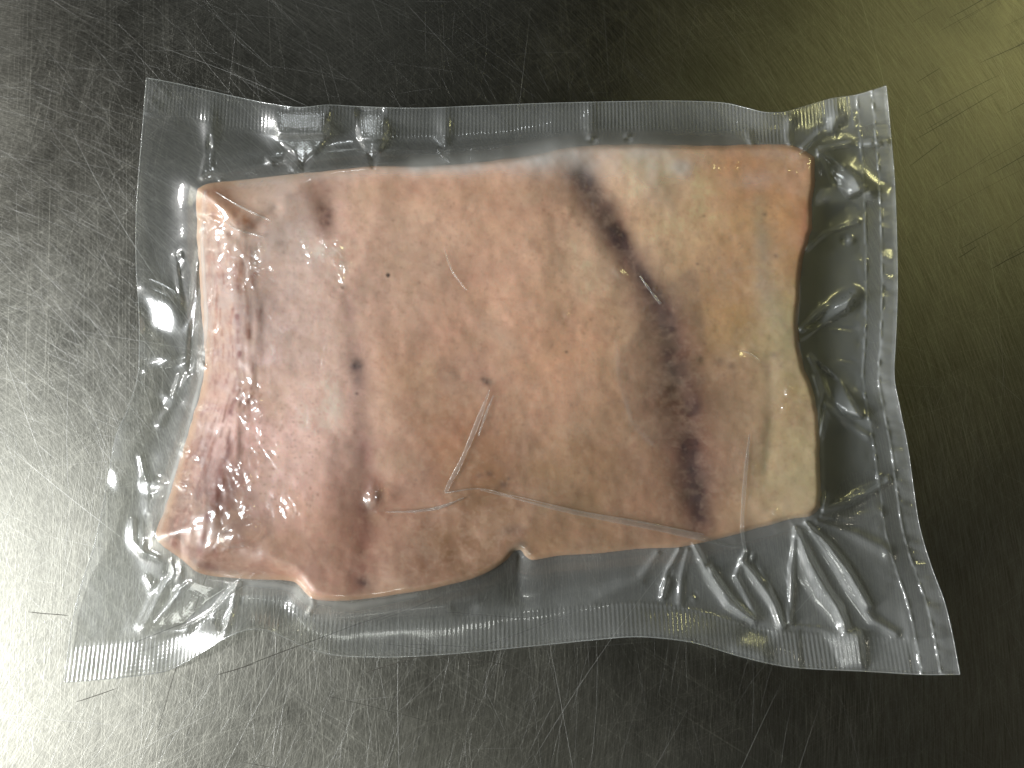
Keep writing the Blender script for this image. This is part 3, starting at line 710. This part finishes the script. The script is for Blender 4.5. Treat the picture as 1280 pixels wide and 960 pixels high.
sf = s_.ravel()[Fg].mean(1); tf = t_.ravel()[Fg].mean(1)
att = {'haze': hz_.ravel(), 'ribs': rb_.ravel()}; UVc = np.stack([s_.ravel(), t_.ravel()], -1)
reg = np.where(sf > R_SEAL, 3, np.where(tf < T_SEAL, 1, np.where(tf > B_SEAL, 2, 0)))
for k, nm in ((0, 'top_film'), (1, 'ribbed_seal'), (2, 'ribbed_seal'), (3, 'end_seal')):
    mesh_obj(nm, co, Fg[reg == k][:, ::-1] if False else Fg[reg == k], FILM, parent=bag, attrs=att, uv=UVc)
st = 4
cl = ray(u[::st, ::st].ravel(), v[::st, ::st].ravel(), zl[::st, ::st].ravel()/1000.)
nv2, nu2 = u[::st, ::st].shape
mesh_obj('bottom_film', cl, grid_faces(nu2, nv2), LOW, parent=bag,
         attrs={'haze': hz_[::st, ::st].ravel()*0+.05, 'ribs': rb_[::st, ::st].ravel()*0},
         uv=np.stack([s_[::st, ::st].ravel(), t_[::st, ::st].ravel()], -1))

def tube(name, P3, rad, mat, parent, closed=False, flat=1.0, k=6, hz=.3):
    P3 = np.asarray(P3); n = len(P3)
    rad = np.full(n, rad) if np.isscalar(rad) else np.asarray(rad)
    tg = np.gradient(P3, axis=0) if not closed else np.roll(P3, -1, 0)-np.roll(P3, 1, 0)
    tg /= np.linalg.norm(tg, axis=1)[:, None]+1e-12
    sd = np.cross(tg, [0, 0, 1.]); sd /= np.linalg.norm(sd, axis=1)[:, None]+1e-9; upv = np.cross(sd, tg)
    a = np.arange(k)*2*math.pi/k
    ringp = P3[:, None]+rad[:, None, None]*(np.cos(a)[None, :, None]*sd[:, None]+flat*np.sin(a)[None, :, None]*upv[:, None])
    m = n if closed else n-1
    i = np.arange(m)[:, None]; j = np.arange(k)[None]; i2 = (i+1) % n; j2 = (j+1) % k
    fs = np.stack(np.broadcast_arrays(i*k+j, i*k+j2, i2*k+j2, i2*k+j), -1).reshape(-1, 4)
    N = n*k
    return mesh_obj(name, ringp.reshape(-1, 3), fs, mat, parent=parent, attrs={'haze': np.full(N, hz), 'ribs': np.zeros(N)},
                    uv=np.zeros((N, 2)))
# the cut rim of the bag
border = np.r_[np.arange(nu-1), (np.arange(nv-1))*nu+nu-1, (nv-1)*nu+np.arange(nu-1, 0, -1), np.arange(nv-1, 0, -1)*nu]
tube('cut_edge', co[border][::2]-[0, 0, .0001], .00016, FOLD, bag, closed=True, hz=.22)

# folds of surplus film lying over the slab
def fold(pts, w0, h=.45, hz=.25, n=70):
    h *= .8; hz *= .7; w0 = [x*.95 for x in w0]
    q = catmull(pts, n); wd = np.interp(np.linspace(0, 1, n), np.linspace(0, 1, len(w0)), w0)
    rr = np.random.RandomState(int(pts[0][0]))
    wd = wd*(1+.12*np.interp(np.arange(n), np.arange(0, n+6, 6), rr.randn(len(np.arange(0, n+6, 6)))))
    P3 = ray(q[:, 0], q[:, 1], samp(film, q[:, 0], q[:, 1])/1000.+.00025)
    tube('crease', P3, np.maximum(wd, .3)*.00024, FOLD, bag, flat=h, k=8, hz=hz)
fold([(612,487),(603,512),(590,545),(575,580),(563,602),(557,616)], [.8,2.8,3.4,2.6,3.6,1.8], .18, .13)
fold([(617,494),(608,516),(598,545)], [.6,1.6,.8], .6, .16)
fold([(600,612),(640,622),(700,637),(760,649),(820,660),(875,672),(905,680),(932,684)], [.8,1.4,2.2,2.8,3.6,4.2,3.0,2.0], .25, .13)
fold([(640,619),(720,638),(800,652),(880,668)], [.6,1.,1.1,.8], .6, .16)
fold([(556,616),(600,611),(640,620)], [1,.8,.8], .6, .14)
fold([(482,640),(520,639),(550,634),(580,622)], [.6,1.6,2.,.8], .5, .14)
fold([(937,543),(933,580),(929,630),(928,665),(932,690)], [1,2.4,2.8,2.4,2.2], 0.3, .10)
fold([(555,310),(565,338),(582,362)], [.6,1.2,.5], .5, .10)
fold([(800,345),(812,362),(826,380)], [1,2.0,1.8], .5, .12)
fold([(270,240),(300,258),(338,276)], [.7,1.6,.7], .5, .18)
fold([(272,262),(290,284),(328,296)], [.7,1.5,.8], .5, .16)
#fold([(505,690),(476,706),(484,724),(520,724),(535,708),(520,697)], [.5,.9,.9,.9,.8,.5], .5, .10)
fold([(925,438),(938,442),(950,450)], [.7,1.2,.7], .6, .14)
fold([(1000,192),(1008,186),(1016,176)], [1,2,1.5], .6, .2)
